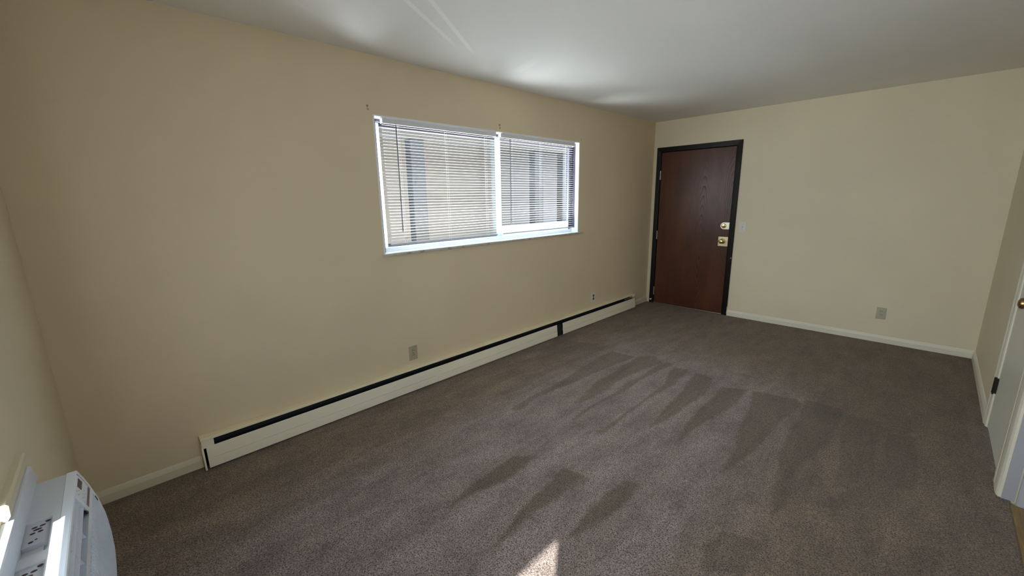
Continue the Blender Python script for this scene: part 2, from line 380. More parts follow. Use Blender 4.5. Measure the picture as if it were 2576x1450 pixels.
def carpet_rgb(x, y):
    nx = x + 0.03*(noise.noise((x*6, y*3, 1.3))); ny = y + 0.03*(noise.noise((x*6, y*3, 7.7)))
    nx += 0.012*noise.noise((x*30, y*20, 2.2))
    d = 0.0
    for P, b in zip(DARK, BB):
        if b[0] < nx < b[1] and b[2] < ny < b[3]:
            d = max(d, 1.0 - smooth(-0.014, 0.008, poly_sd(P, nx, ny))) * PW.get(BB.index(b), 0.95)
    far = smooth(-2.0, -0.9, y)                                 # carpet gets darker towards the doors
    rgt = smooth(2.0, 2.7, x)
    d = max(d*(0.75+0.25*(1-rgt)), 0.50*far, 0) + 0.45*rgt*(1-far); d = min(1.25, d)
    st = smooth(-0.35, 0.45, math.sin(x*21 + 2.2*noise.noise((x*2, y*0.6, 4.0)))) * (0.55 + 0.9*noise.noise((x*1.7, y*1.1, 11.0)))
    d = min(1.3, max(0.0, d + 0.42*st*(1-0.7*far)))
    g = smooth(0.35, 0.9, x + 0.25*noise.noise((x*1.5, y*1.5, 9.0)))*(1-smooth(2.1, 2.6, x))*(1-smooth(-2.1, -1.2, y))  # cool daylight cast over the middle of the carpet, painted into its colour
    s = 0.0
    for (sx, sy, r, a) in STAINS:
        q = math.hypot(x-sx, y-sy)/r
        if q < 2.5: s = max(s, a*math.exp(-q*q*0.8)*(0.8+0.5*noise.noise((x*25, y*25, 3.0))))
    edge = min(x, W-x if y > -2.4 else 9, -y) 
    s = max(s, 0.55*(1-smooth(0.0, 0.09 if x > 0.2 else 0.13, edge)))  # carpet darker along the walls
    return d, g, s
nx_, ny_ = 340, 600
X1F = 3.225
verts = []; cols = []
for j in range(ny_+1):
    y = -L*j/ny_
    for i in range(nx_+1):
        x = X1F*i/nx_; verts.append((x, y, 0.0)); cols.append(carpet_rgb(x, y))
faces = [(j*(nx_+1)+i, (j+1)*(nx_+1)+i, (j+1)*(nx_+1)+i+1, j*(nx_+1)+i+1) for j in range(ny_) for i in range(nx_)]
me = bpy.data.meshes.new('floor'); me.from_pydata(verts, [], faces)
ca = me.color_attributes.new('pile', 'FLOAT_COLOR', 'POINT')
flat = []
for c in cols: flat += [c[0], c[1], c[2], 1.0]
ca.data.foreach_set('color', flat)
me.materials.append(M['carpet'])
fl = bpy.data.objects.new('floor', me); link(fl); fl['kind'] = 'structure'
struct('floor', MB().box(3.275, XK, -L, -2.44, -0.03, -0.004), M['wood'])
struct('trim_1', MB().prism([(3.222, -0.02), (3.222, 0.004), (3.232, 0.009), (3.268, 0.008), (3.280, -0.002), (3.280, -0.02)], -L, -2.515), M['threshold'])
struct('floor', MB().box(-TH, XK+TH, -L-TH, TH, -0.16, -0.032), M['concrete'])
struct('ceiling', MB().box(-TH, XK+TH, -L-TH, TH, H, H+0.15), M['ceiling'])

# ------------------------------------------------------------------ walls
WY0, WY1, WZ0, WZ1 = -4.005, -1.664, 1.108, 2.066          # side window opening
wl = MB()
wl.box(-TH, 0, -L-TH, WY0, -0.03, H); wl.box(-TH, 0, WY1, TH, -0.03, H)
wl.box(-TH, 0, WY0, WY1, -0.03, WZ0); wl.box(-TH, 0, WY0, WY1, WZ1, H)
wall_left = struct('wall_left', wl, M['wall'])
MB().prism([(0.0, -2.2305), (0.0007, -2.2285), (0.0, -2.2255)], 0.21, 1.08, 'z').build('drywall_seam', M['wall'], wall_left)

DX0, DX1, DZ = 0.050, 1.095, 2.112                          # entry door frame outer
wb = MB()
wb.box(0, 0.075, 0, TH, -0.03, H); wb.box(1.07, W+0.05, 0, TH, -0.03, H); wb.box(0.075, 1.07, 0, TH, 2.09, H)
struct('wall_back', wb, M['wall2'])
YE = -2.462
CY0, CY1, CZ = -2.240, -1.575, 2.05                          # closet opening
wr = MB()
wr.box(W, W+0.05, CY1, 0, -0.03, H); wr.box(W, W+0.05, YE, CY0, -0.03, H); wr.box(W, W+0.05, CY0, CY1, CZ, H)
wr.box(W+0.05, 3.9, -1.40, -1.35, -0.03, H)
struct('wall_right', wr, M['wall2'])
struct('wall_side_hall', MB().box(W+0.048, XK, -2.50, -2.45, -0.03, H), M['endwall'])
NWX0, NWX1, NWZ0, NWZ1 = 1.325, 3.045, 0.765, 2.15           # window over the air conditioner
wn = MB()
wn.box(0, NWX0, -L-TH, -L, -0.03, H); wn.box(NWX1, XK+TH, -L-TH, -L, -0.03, H)
wn.box(NWX0, NWX1, -L-TH, -L, -0.03, NWZ0); wn.box(NWX0, NWX1, -L-TH, -L, NWZ1, H)
struct('wall_near', wn, M['wall2'])
wk = MB()
KY0, KY1, KZ0, KZ1 = -4.75, -3.75, 1.0, 2.0
wk.box(XK, XK+TH, -L, KY0, -0.03, H); wk.box(XK, XK+TH, KY1, -2.44, -0.03, H)
wk.box(XK, XK+TH, KY0, KY1, -0.03, KZ0); wk.box(XK, XK+TH, KY0, KY1, KZ1, H)
struct('wall_kitchen', wk, M['wall2'])

# baseboards (ranch profile)
def bb_prof(s, t=0.012, h=0.072):
    return [(0, 0), (t, 0), (t, h*0.62), (t*0.72, h*0.78), (t*0.38, h*0.93), (0.001, h), (0, h)]
pL = bb_prof(1)
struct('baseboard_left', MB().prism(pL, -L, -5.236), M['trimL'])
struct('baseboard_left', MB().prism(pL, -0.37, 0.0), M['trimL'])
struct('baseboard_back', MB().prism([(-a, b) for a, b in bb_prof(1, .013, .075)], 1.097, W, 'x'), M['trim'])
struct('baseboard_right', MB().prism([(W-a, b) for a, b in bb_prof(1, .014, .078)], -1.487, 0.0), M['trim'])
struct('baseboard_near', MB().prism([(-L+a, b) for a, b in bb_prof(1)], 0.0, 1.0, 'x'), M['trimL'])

# ------------------------------------------------------------------ screw scars over the side window
def scar(y, z, s, label):
    m = MB()
    m.lathe([(0.0, 0.0), (0.008*s, 0.0), (0.007*s, 0.0012), (0.003*s, 0.0008), (0, 0.0002)], (0, y, z), (1, 0, 0), 10)
    m.lathe([(0.0, 0.0), (0.006*s, 0.0), (0.005*s, 0.0010), (0, 0.0006)], (0, y+0.003, z-0.021*s), (1, 0, 0), 9)
    m.box(0, 0.001, y-0.003*s, y+0.001, z-0.022*s, z, 0)
    tag(m.build('screw_scar', M['hole'], origin=(0, y, z)), label, 'wall scar', 'screw scars above the window')
scar(-4.036, 2.115, 1.0, 'small brown screw scar on the wall above the left corner of the window')
scar(-2.827, 2.118, 1.25, 'brown screw scar on the wall above the middle of the window')
scar(-1.641, 2.098, 0.55, 'tiny faint screw scar on the wall above the right corner of the window')

# ------------------------------------------------------------------ side window
win = bpy.data.objects.new('window_1', None); win.location = (0, (WY0+WY1)/2, WZ0); COL.objects.link(win); win['kind'] = 'structure'
XF0, XF1 = -0.155, -0.085
fr = MB()
MB().box(XF0, XF1, WY1-0.030, WY1, 1.160, WZ1, .003).build('shaded_side_frame', M['frame_shade'], win)
fr.box(XF0, XF1, WY1-0.030, WY1, WZ0, 1.160, .003)
fr.box(XF0, XF1, WY0+.06, WY1-.03, WZ0, WZ0+0.035, .003); MB().box(XF0, XF1, WY0+.06, WY1-.03, WZ1-0.030, WZ1, .003).build('shaded_head_frame', M['frame_shade'], win)
fr.build('window_frame', M['vinyl'], win)
MB().box(XF0, XF1, WY0, WY0+0.060, WZ0, WZ1, .002).build('shaded_side_frame', M['frame_shade'], win)
jb = MB()
jb.box(-0.045, 0.0015, WY1-0.012, WY1-0.0005, WZ0, WZ1, .001); jb.box(-0.085, 0.0015, WY0+.0005, WY0+0.012, WZ0, WZ1, .001)
jb.box(-0.085, 0.0015, WY0+.012, WY1-.012, WZ1-0.010, WZ1-.0005, .001)
jb.box(-0.085, -0.0455, WY1-0.012, WY1-0.0005, WZ0, 1.1595)
jb.build('jamb_lining', M['vinyl'], win)
MB().box(-0.085, -0.046, WY1-0.010, WY1-0.0005, 1.160, WZ1-.010).build('shaded_jamb', M['frame_shade'], win)
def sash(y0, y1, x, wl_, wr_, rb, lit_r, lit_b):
    T = M['lit_vinyl']
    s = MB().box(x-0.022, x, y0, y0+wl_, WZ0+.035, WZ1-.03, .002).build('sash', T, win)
    MB().box(x-0.022, x, y1-wr_, y1, WZ0+.035, WZ1-.03, .002).build('sash_stile', T if lit_r else M['vinyl_shade'], s)
    MB().box(x-0.022, x, y0+wl_, y1-wr_, WZ0+.035, WZ0+.035+rb, .002).build('sash_rail', T if lit_b else M['vinyl_shade'], s)
    MB().box(x-0.022, x, y0+wl_, y1-wr_, WZ1-.055, WZ1-.03, .002).build('sash_rail', M['frame_shade'], s)
    MB().box(x-0.014, x-0.010, y0+wl_, y1-wr_, WZ0+.035+rb, WZ1-.055).build('pane', M['glass'], s)
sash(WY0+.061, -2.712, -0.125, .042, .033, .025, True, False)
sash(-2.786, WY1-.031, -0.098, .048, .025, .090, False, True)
# deep stone stool
st = MB()
st.box(-0.085, 0.020, WY0-0.018, WY1+0.072, WZ0-0.017, WZ0, .003)
st_o = st.build('window_sill', M['stool'], win)
MB().box(-0.084, 0.019, WY0+.0005, WY1-.0005, WZ0-.0005, WZ0+0.0025, .0005).build('sill_top', M['vinyl'], win)

# ------------------------------------------------------------------ venetian blinds
def blind(y0, y1, wand_y, wand_bot, ladders, label, raise_right):
    XB = -0.030
    r = empty('venetian_blind', (XB, (y0+y1)/2, WZ0+0.04), label, 'window blind', 'mini blinds in the side window')
    hz1 = 2.052; hz0 = 2.022
    hr = MB()
    prof = [(XB-0.013, hz1), (XB-0.013, hz0), (XB+0.013, hz0), (XB+0.013, hz1), (XB+0.0118, hz1), (XB+0.0118, hz0+.0012), (XB-0.0118, hz0+.0012), (XB-0.0118, hz1)]
    hr.prism(prof, y0, y1); hr.build('headrail', M['slat'], r)
    for yy, s in ((y0, -1), (y1, 1)):
        br = MB()
        br.box(XB-0.017, XB+0.017, min(yy, yy+s*0.004), max(yy, yy+s*0.004), hz0-0.004, hz1+0.006, .001)
        br.box(XB-0.017, XB+0.017, min(yy-s*.018, yy+s*0.004), max(yy-s*.018, yy+s*0.004), hz1, hz1+0.0035, .0008)
        br.build('mounting_bracket', M['vinyl'], r)
    pitch = 0.0219; n = 38; ztop = hz0 - 0.013
    tilt = math.radians(7); hw = 0.0125
    bot_z = ztop - n*pitch - 0.004
    for k in range(n):
        z = ztop - k*pitch
        s = bmesh.new(); rows = []
        nseg = 7; N = 6
        rnd = random.Random(int(k*17 + y0*100))
        for j in range(nseg):
            yy = y0+0.003 + (y1-y0-0.006)*j/(nseg-1); row = []
            sag = rnd.uniform(-0.0006, 0.0006) + (0.0012 if (j in (0, nseg-1) and raise_right) else 0.0)
            for i in range(N+1):
                a = -1 + 2*i/N
                dx = a*hw*math.cos(tilt); dz = -a*hw*math.sin(tilt) + 0.0020*(1-a*a) + sag
                row.append(s.verts.new((XB+dx, yy, z+dz)))
            rows.append(row)
        for j in range(nseg-1):
            for i in range(N): s.faces.new((rows[j][i], rows[j+1][i], rows[j+1][i+1], rows[j][i+1]))
        m = MB(); m.merge(s); o = m.build('slat', M['slat'], r, smooth=True)
    MB().prism([(XB-0.012, bot_z-0.006), (XB+0.012, bot_z-0.008), (XB+0.013, bot_z+0.002), (XB, bot_z+0.004), (XB-0.012, bot_z+0.003)], y0+.002, y1-.002).build('bottom_rail', M['slat'], r)
    for ly in ladders:
        c = MB()
        for dx in (-0.0125, 0.0125): c.tube([(XB+dx, ly, hz0+.002), (XB+dx, ly, bot_z)], 0.0005, 5)
        for k in range(n): c.tube([(XB-0.0125, ly, ztop-k*pitch-0.001), (XB+0.0125, ly, ztop-k*pitch-0.003)], 0.0006, 4)
        c.build('ladder_cord', M['vinyl'], r)
        MB().lathe([(0.0, -0.004), (0.005, -0.004), (0.006, 0.0), (0.004, 0.0035), (0, 0.004)], (XB+0.014, ly, bot_z-0.003), (1, 0, 0), 12).build('cord_button', M['vinyl'], r)
    wd = MB(); wx = XB+0.021
    wd.tube([(XB+.013, wand_y, hz0+0.006), (wx, wand_y, hz0-0.002), (wx, wand_y, hz0-0.012)], 0.0016, 6)
    wd.tube([(wx, wand_y, hz0-0.012), (wx+0.001, wand_y-0.003, wand_bot+.3), (wx+0.001, wand_y-0.005, wand_bot)], 0.0040, 6)
    wd.build('tilt_wand', M['clearplastic'], r)
    return r
blind(-3.925, -2.862, -3.829, 1.262, (-3.800, -3.385, -2.972), 'white mini blind hanging in the left half of the window', True)
blind(-2.800, -1.733, -2.695, 1.262, (-2.660, -2.255, -1.850), 'white mini blind hanging in the right half of the window', False)

# ------------------------------------------------------------------ outside the side window
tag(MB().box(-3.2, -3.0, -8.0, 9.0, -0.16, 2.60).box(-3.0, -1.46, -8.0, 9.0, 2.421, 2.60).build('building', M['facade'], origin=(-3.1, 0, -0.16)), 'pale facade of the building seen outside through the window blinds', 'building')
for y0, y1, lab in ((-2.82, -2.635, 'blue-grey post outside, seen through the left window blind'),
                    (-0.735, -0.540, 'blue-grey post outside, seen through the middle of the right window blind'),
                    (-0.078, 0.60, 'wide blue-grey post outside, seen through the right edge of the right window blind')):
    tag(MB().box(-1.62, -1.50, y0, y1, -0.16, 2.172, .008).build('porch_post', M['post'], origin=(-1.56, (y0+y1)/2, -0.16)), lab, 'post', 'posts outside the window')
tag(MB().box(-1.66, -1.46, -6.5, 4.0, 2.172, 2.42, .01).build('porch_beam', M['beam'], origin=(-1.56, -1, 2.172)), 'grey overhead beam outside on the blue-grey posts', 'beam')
st2 = MB().box(-TH, XK+TH, -L-TH, TH, H+.16, 5.4); struct('upper_sun_block', st2, M['sun_block_brick'])  # unseen upper storey added to keep the sun off the posts
gr = MB().box(-12, 14, -14, 10, -0.26, -0.16).build('ground', M['concrete']); gr['kind'] = 'structure'

# ------------------------------------------------------------------ entry door
dr = bpy.data.objects.new('door_1', None); dr.location = (0.57, 0, 0); COL.objects.link(dr); dr['kind'] = 'structure'
# frame profile: steel frame, face 50-65 mm, rounded
def frame_leg(x_in, x_out, z0, z1):
    s = 1 if x_out > x_in else -1; w_ = abs(x_out-x_in)
    pts = [(x_in, 0.03), (x_in, -0.004), (x_in+s*0.006, -0.009), (x_in+s*w_*0.45, -0.013), (x_in+s*w_*0.8, -0.016), (x_out-s*0.004, -0.017), (x_out, -0.012), (x_out, -0.001), (x_in+s*.03, -0.001), (x_in+s*.03, 0.03)]
    return MB().prism(pts, z0, z1, 'z')
frame_leg(0.108, 0.050, 0.0, 2.112).build('frame_side', M['frame_black'], dr)
frame_leg(1.030, 1.095, 0.0, 2.112).build('frame_side', M['frame_black'], dr)
hd = [(2.050, 0.03), (2.050, -0.004), (2.056, -0.009), (2.080, -0.013), (2.100, -0.016), (2.108, -0.017), (2.112, -0.012), (2.112, -0.001), (2.085, -0.001), (2.085, 0.03)]
MB().prism([(y, z) for z, y in hd], 0.062, 1.083, 'x').build('frame_head', M['frame_black'], dr)
MB().box(0.080, 1.065, 0.052, 0.066, -0.002, 2.088).build('door_stop', M['frame_black'], dr)  # full backing panel added behind the leaf to block daylight at its gaps
leaf = MB().box(0.114, 1.0285, 0.003, 0.047, 0.010, 2.046, .0015).build('door_leaf', M['door_wood'], dr)
MB().box(0.109, 1.031, 0.0015, 0.10, -0.002, 0.0055, .002).build('threshold_strip', M['steel'], dr)
for z0 in (1.700, 0.905, 0.118):
    h = MB(); h.lathe([(0, 0), (0.0065, 0), (0.0065, 0.112), (0.004, 0.116), (0, 0.117)], (0.1105, -0.006, z0), (0, 0, 1), 14)
    h.box(0.1115, 0.1155, -0.006, 0.0028, z0+0.004, z0+0.108)
    h.build('hinge', M['steel'], leaf)
# deadbolt: D-shaped plate and thumb turn
pl = [(1.028, 1.076), (1.028, 1.158), (0.975, 1.158)] + [(0.968+0.041*math.cos(a), 1.117+0.041*math.sin(a)) for a in [math.radians(q) for q in range(95, 266, 10)]] + [(0.975, 1.076)]
db = MB().prism(pl, -0.0022, 0.0035, 'y').build('deadbolt_plate', M['brass_pale'], leaf)
MB().lathe([(0, 0), (0.029, 0.0), (0.029, 0.004), (0.0275, 0.009), (0.022, 0.013), (0.018, 0.0135), (0, 0.0137)], (0.966, -0.0022, 1.117), (0, -1, 0), 32).build('thumb_turn_rose', M['brass'], db, smooth=True)
MB().box(0.946, 0.986, -0.033, -0.0155, 1.112, 1.1215, .0035, 3).build('thumb_turn', M['brass'], db, smooth=True)
MB().lathe([(0, 0), (0.003, 0), (0.002, 0.0012), (0, 0.0013)], (1.014, -0.0022, 1.096), (0, -1, 0), 8).build('screw', M['steel'], db)
kp = MB(); kp.box(0.916, 1.0275, -0.0035, 0.0035, 0.866, 0.983, .0015)
kpo = kp.build('knob_plate', M['brass_plate'], leaf)
MB().lathe([(0, 0), (0.033, 0), (0.033, 0.003), (0.026, 0.009), (0.015, 0.013), (0.012, 0.024), (0.014, 0.032), (0.022, 0.038), (0.0275, 0.047), (0.028, 0.056), (0.024, 0.064), (0.014, 0.069), (0, 0.070)], (0.966, -0.0035, 0.929), (0, -1, 0), 36).build('door_knob', M['brass'], kpo, smooth=True)
for (x, z) in ((0.928, 0.970), (0.928, 0.880)):
    MB().lathe([(0, 0), (0.0035, 0), (0.0025, 0.001), (0, 0.0012)], (x, -0.0035, z), (0, -1, 0), 8).build('screw', M['slot'], kpo)

# paint scuff at the foot of the left frame
MB().prism([(0.058, 0.040), (0.066, 0.058), (0.072, 0.052), (0.080, 0.060), (0.094, 0.055), (0.088, 0.044), (0.074, 0.036)], -0.0182, -0.0150, 'y').build('paint_chip', M['trim'], dr)
MB().prism([(1.080, 0.724), (1.087, 0.738), (1.091, 0.730), (1.086, 0.718)], -0.0182, -0.0150, 'y').build('paint_chip', M['trim'], dr)
MB().prism([(1.0945, 0.02), (1.0965, 0.02), (1.0965, 0.10), (1.0945, 0.12)], -0.016, -0.001, 'y').build('bare_edge', M['trim'], dr)

# ------------------------------------------------------------------ light switch
sw = empty('light_switch', (1.175, -0.001, 1.110), 'pale grey light switch on the wall to the right of the dark door', 'light switch')
MB().prism([(1.135, 1.052), (1.139, 1.052+0), (1.211, 1.052), (1.215, 1.056), (1.215, 1.166), (1.211, 1.170), (1.139, 1.170), (1.135, 1.166)], -0.0055, -0.0005, 'y').build('cover_plate', M['switch'], sw)
MB().prism([(-0.0055, 1.098), (-0.0150, 1.118), (-0.0130, 1.123), (-0.0055, 1.121)], 1.170, 1.180, 'x').build('toggle', M['switch'], sw)
MB().box(1.1685, 1.1815, -0.0060, -0.0054, 1.097, 1.123).build('toggle_slot', M['ac_print'], sw)
for z in (1.080, 1.142): MB().lathe([(0, 0), (0.0032, 0), (0.0028, .0008), (0, .001)], (1.175, -0.0055, z), (0, -1, 0), 10).build('screw', M['ac_print'], sw)

# ------------------------------------------------------------------ wall outlets
def outlet(c, wall, pm, sm, label, wid=0.072, hgt=0.116, socket=None, center=True):
    o = empty('wall_outlet', c, label, 'wall outlet', 'duplex wall outlets')
    cx, cy, cz = c
    def B(a0, a1, d0, d1, z0, z1, bev=0.0):
        m = MB()
        if wall == 'left': m.box(d0, d1, cy+a0, cy+a1, cz+z0, cz+z1, bev)
        else: m.box(cx+a0, cx+a1, -d1, -d0, cz+z0, cz+z1, bev)
        return m
    B(-wid/2, wid/2, 0.0004, 0.006, -hgt/2, hgt/2, .002).build('cover_plate', pm, o)
    for s in (1, -1):
        zc = s*0.0195
        ax = (1, 0, 0) if wall == 'left' else (0, -1, 0)
        p0 = (0.0045, cy, cz+zc) if wall == 'left' else (cx, -0.0045, cz+zc)
        rc = MB().lathe([(0, 0), (0.0165, 0), (0.0165, 0.0024), (0.0155, 0.0029), (0, 0.003)], p0, ax, 24).build('receptacle', socket or pm, o)
        sl = MB()
        for a in (-0.0065, 0.0065):
            if wall == 'left': sl.box(0.0070, 0.0079, cy+a-.0015, cy+a+.0015, cz+zc-.001, cz+zc+.0085)
            else: sl.box(cx+a-.0015, cx+a+.0015, -0.0079, -0.0070, cz+zc-.001, cz+zc+.0085)
        sl.build('slot', sm, rc)
    ax = (1, 0, 0) if wall == 'left' else (0, -1, 0)
    p0 = (0.006, cy, cz) if wall == 'left' else (cx, -0.006, cz)
    MB().lathe([(0, 0), (0.0042, 0), (0.0035, 0.001), (0, 0.0013)], p0, ax, 10).build('screw', sm if center else pm, o)
outlet((0, -3.828, 0.297), 'left', M['outlet_tan'], M['slot'], 'tan wall outlet above the near stretch of the baseboard heater')
outlet((0, -1.343, 0.303), 'left', M['outlet_white'], M['slot'], 'white wall outlet with dark brown sockets near the far end of the heater', 0.078, socket=M['brown_socket'])
outlet((2.526, 0, 0.299), 'back', M['outlet_grey'], M['slot'], 'greyish wall outlet low on the far wall right of the dark door', 0.074, 0.118, center=False)

# ------------------------------------------------------------------ baseboard heater
hy0, hy1 = -5.234, -0.415
ht = empty('baseboard_heater', (0, (hy0+hy1)/2, 0), 'long cream baseboard heater with a black slot along the foot of the window wall', 'heater')
MB().box(0.0008, 0.004, hy0+.002, hy1-.07, 0.0, 0.188).build('back_plate', M['black'], ht)
def cover(y0, y1, dz=0.0, dx=0.0):
    top = [(0.0, 0.191+dz), (0.004, 0.193+dz), (0.045+dx, 0.189+dz), (0.050+dx, 0.186+dz), (0.0515+dx, 0.176+dz), (0.0500+dx, 0.1745+dz), (0.0485+dx, 0.184+dz), (0.044+dx, 0.187+dz), (0.0, 0.189+dz)]
    return MB().prism(top, y0, y1)
cover(hy0, -3.644, 0.002, 0.003).build('top_cover', M['heater_top'], ht)
cover(-3.648, -2.055).build('top_cover', M['heater_top'], ht)
cover(-2.053, -0.420).build('top_cover', M['heater_top'], ht)
def panel(y0, y1, lift=0.0, tilt=0.0):
    pr = [(0.052, 0.136+lift), (0.0545, 0.1375+lift), (0.0570, 0.134+lift), (0.0605, 0.100+lift), (0.0625, 0.068+lift), (0.0575, 0.0675+lift), (0.0575, 0.0640+lift), (0.0638, 0.0632+lift), (0.0660, 0.035+lift), (0.0660+tilt, 0.010+lift), (0.0630+tilt, 0.008+lift),
          (0.0625, 0.035+lift), (0.0560, 0.065+lift), (0.0575, 0.100+lift), (0.0545, 0.132+lift)]
    return MB().prism(pr, y0, y1).build('front_panel', M['heater'], ht, smooth=False)
panel(-5.214, -3.650); panel(-3.648, -2.095, -0.001); panel(-1.995, -0.430, -0.002)
MB().box(0.0605, 0.0622, -3.672, -3.626, 0.012, 0.130).build('joint_cover', M['heater'], ht)
# fins and pipe behind the slot
fn = MB()
y = -5.15
while y < -0.62:
    if not (-2.12 < y < -1.97): fn.box(0.006, 0.044, y, y+0.0008, 0.060, 0.125)
    y += 0.012
fo = fn.build('fin_tube', M['fin'], ht); fo['kind'] = 'stuff'
MB().tube([(0.025, -5.2, 0.09), (0.025, -0.44, 0.09)], 0.011, 12).build('pipe', M['fin'], ht)
MB().box(0.0045, 0.050, -5.172, -0.432, 0.1275, 0.1290).build('damper', M['black'], ht)
MB().tube([(0.040, -0.66, 0.150), (0.040, -0.50, 0.147)], 0.010, 12).build('pipe_stub', M['steel'], ht)
MB().box(0.0045, 0.048, -2.12, -1.985, 0.0, 0.126).build('joint_box', M['black'], ht)
# left end cap: block above, thin curved end plate below
ec = MB()
ec.prism([(0.004, 0.130), (0.049, 0.130), (0.0505, 0.134), (0.0505, 0.176), (0.004, 0.184)], hy0+.003, -5.173)
ec.prism([(0.0, 0.0), (0.064, 0.0), (0.0665, 0.030), (0.0625, 0.075), (0.0555, 0.120), (0.0520, 0.135), (0.0, 0.135)], hy0, hy0+0.008)
ec.prism([(0.0, 0.130), (0.0520, 0.130), (0.0520, 0.140), (0.0, 0.140)], hy0, -5.178)
ec.build('end_cap', M['heater'], ht)
ec2 = MB(); ec2.prism([(0.0, 0.0), (0.0450, 0.0), (0.0470, 0.05), (0.0450, 0.110), (0.030, 0.128), (0.0, 0.188)], -0.432, -0.428)
ec2.prism([(0.030, 0.176), (0.050, 0.176), (0.053, 0.160), (0.050, 0.148), (0.043, 0.146), (0.038, 0.156)], -0.462, -0.4285)
ec2.build('end_cap', M['heater_top'], ht)

# ------------------------------------------------------------------ closet door on the right wall
cd = bpy.data.objects.new('door_2', None); cd.location = (W, (CY0+CY1)/2, 0); COL.objects.link(cd); cd['kind'] = 'structure'
def casing(ya, yb, z1):
    t = 0.015; s = 1 if yb > ya else -1; w_ = abs(yb-ya)      # ya at the opening, yb outside
    pts = [(W, ya), (W-0.006, ya), (W-0.0095, ya+s*w_*0.12), (W-0.011, ya+s*w_*0.5), (W-0.015, ya+s*w_*0.62), (W-0.015, ya+s*w_*0.92), (W-0.011, yb), (W, yb)]
    return MB().prism(pts, 0.0, z1, 'z')
casing(CY1+0.004, -1.487, 2.115).build('casing', M['trim'], cd)
casing(CY0-0.004, -2.330, 2.115).build('casing', M['trim'], cd)
MB().prism([(W, 2.05), (W-0.010, 2.05), (W-0.015, 2.09), (W-0.011, 2.115), (W, 2.115)], -2.33, -1.487).build('casing_head', M['trim'], cd)
jm = MB(); jm.box(W-0.001, W+0.05, CY1-0.002, CY1+.004, 0, CZ); jm.box(W-0.001, W+0.05, CY0-.004, CY0+0.030, 0, CZ); jm.build('jamb', M['trim'], cd)
MB().box(W-0.004, W-0.0005, -2.228, -2.205, 0.0, CZ).build('door_stop', M['tan_trim'], cd)
cl = MB().box(W-0.0005, W+0.034, CY0+0.033, CY1-0.005, 0.012, 2.045, .002).build('door_leaf', M['white_door'], cd)
def hinge2(z):
    h = MB()
    for k in range(5):
        h.lathe([(0, 0), (0.0065, 0.0004), (0.0065, 0.0205), (0, 0.021)], (W-0.0135, CY1+0.001, z+0.021*k), (0, 0, 1), 12)
    h.box(W-0.014, W-0.0008, CY1-0.022, CY1-0.0005, z+0.004, z+0.101)
    h.box(W-0.0165, W-0.012, CY1+0.001, CY1+0.018, z+0.020, z+0.042); h.box(W-0.0165, W-0.012, CY1+0.001, CY1+0.018, z+0.062, z+0.084)
    h.lathe([(0, 0), (0.0035, 0.001), (0.0035, 0.008), (0, 0.01)], (W-0.0135, CY1+0.001, z-0.010), (0, 0, 1), 8)
    h.build('hinge', M['hinge_dark'], cl)
hinge2(0.235); hinge2(1.74)
MB().lathe([(0, 0), (0.032, 0), (0.031, 0.004), (0.016, 0.011), (0.012, 0.022), (0.017, 0.032), (0.0265, 0.041), (0.0285, 0.051), (0.025, 0.060), (0.014, 0.066), (0, 0.067)], (W-0.0005, -2.150, 0.925), (-1, 0, 0), 32).build('door_knob', M['knob_dark'], cl, smooth=True)
# corner trims at the end of the wall
struct('trim_2', MB().prism([(W, YE+.002), (W-0.010, YE+0.003), (W-0.016, YE+0.020), (W-0.018, YE+0.060), (W-0.016, -2.345), (W-0.010, -2.331), (W, -2.331)], 0, H, 'z'), M['trim'])
struct('trim_5', MB().box(W+.0005, 3.2375, YE-.004, YE-.0002, 0, H), M['endwall'])
struct('trim_3', MB().prism([(3.238, YE-0.038), (3.238, YE-0.046), (3.243, YE-0.052), (3.300, YE-0.048), (3.305, YE-0.038)], -0.003, 2.1, 'z'), M['endwall'])

# ------------------------------------------------------------------ stool moulding over the air conditioner
struct('trim_4', MB().prism([(-L, 0.7575), (-5.693, 0.7575), (-5.6865, 0.768), (-5.6845, 0.796), (-5.6890, 0.802), (-L, 0.802)], 1.030, 1.325, 'x'), M['trimL'])

# ------------------------------------------------------------------ air conditioner
AX0, AX1 = 1.020, 1.690
ac = empty('air_conditioner', ((AX0+AX1)/2, -L, 0.24), 'white wall air conditioner jutting from the near wall at the lower left', 'air conditioner')
# flange / sleeve bezel on the wall
FP = [(-L+.0005, 0.6895), (-5.6832, 0.6895), (-5.6826, 0.7480), (-5.6840, 0.7545), (-5.6875, 0.7562), (-L+.0005, 0.7562)]
sl = MB().prism(FP, 1.000, AX1+0.02, 'x')
for v in sl.bm.verts:
    if v.co.x < 1.2: v.co.x = 0.985 + (v.co.z-0.6895)/0.0667*0.046          # the end is cut on a slant
sl.build('wall_sleeve', M['sleeve'], ac)
cs = MB()
YT = -5.622
def bx_with_holes(): pass
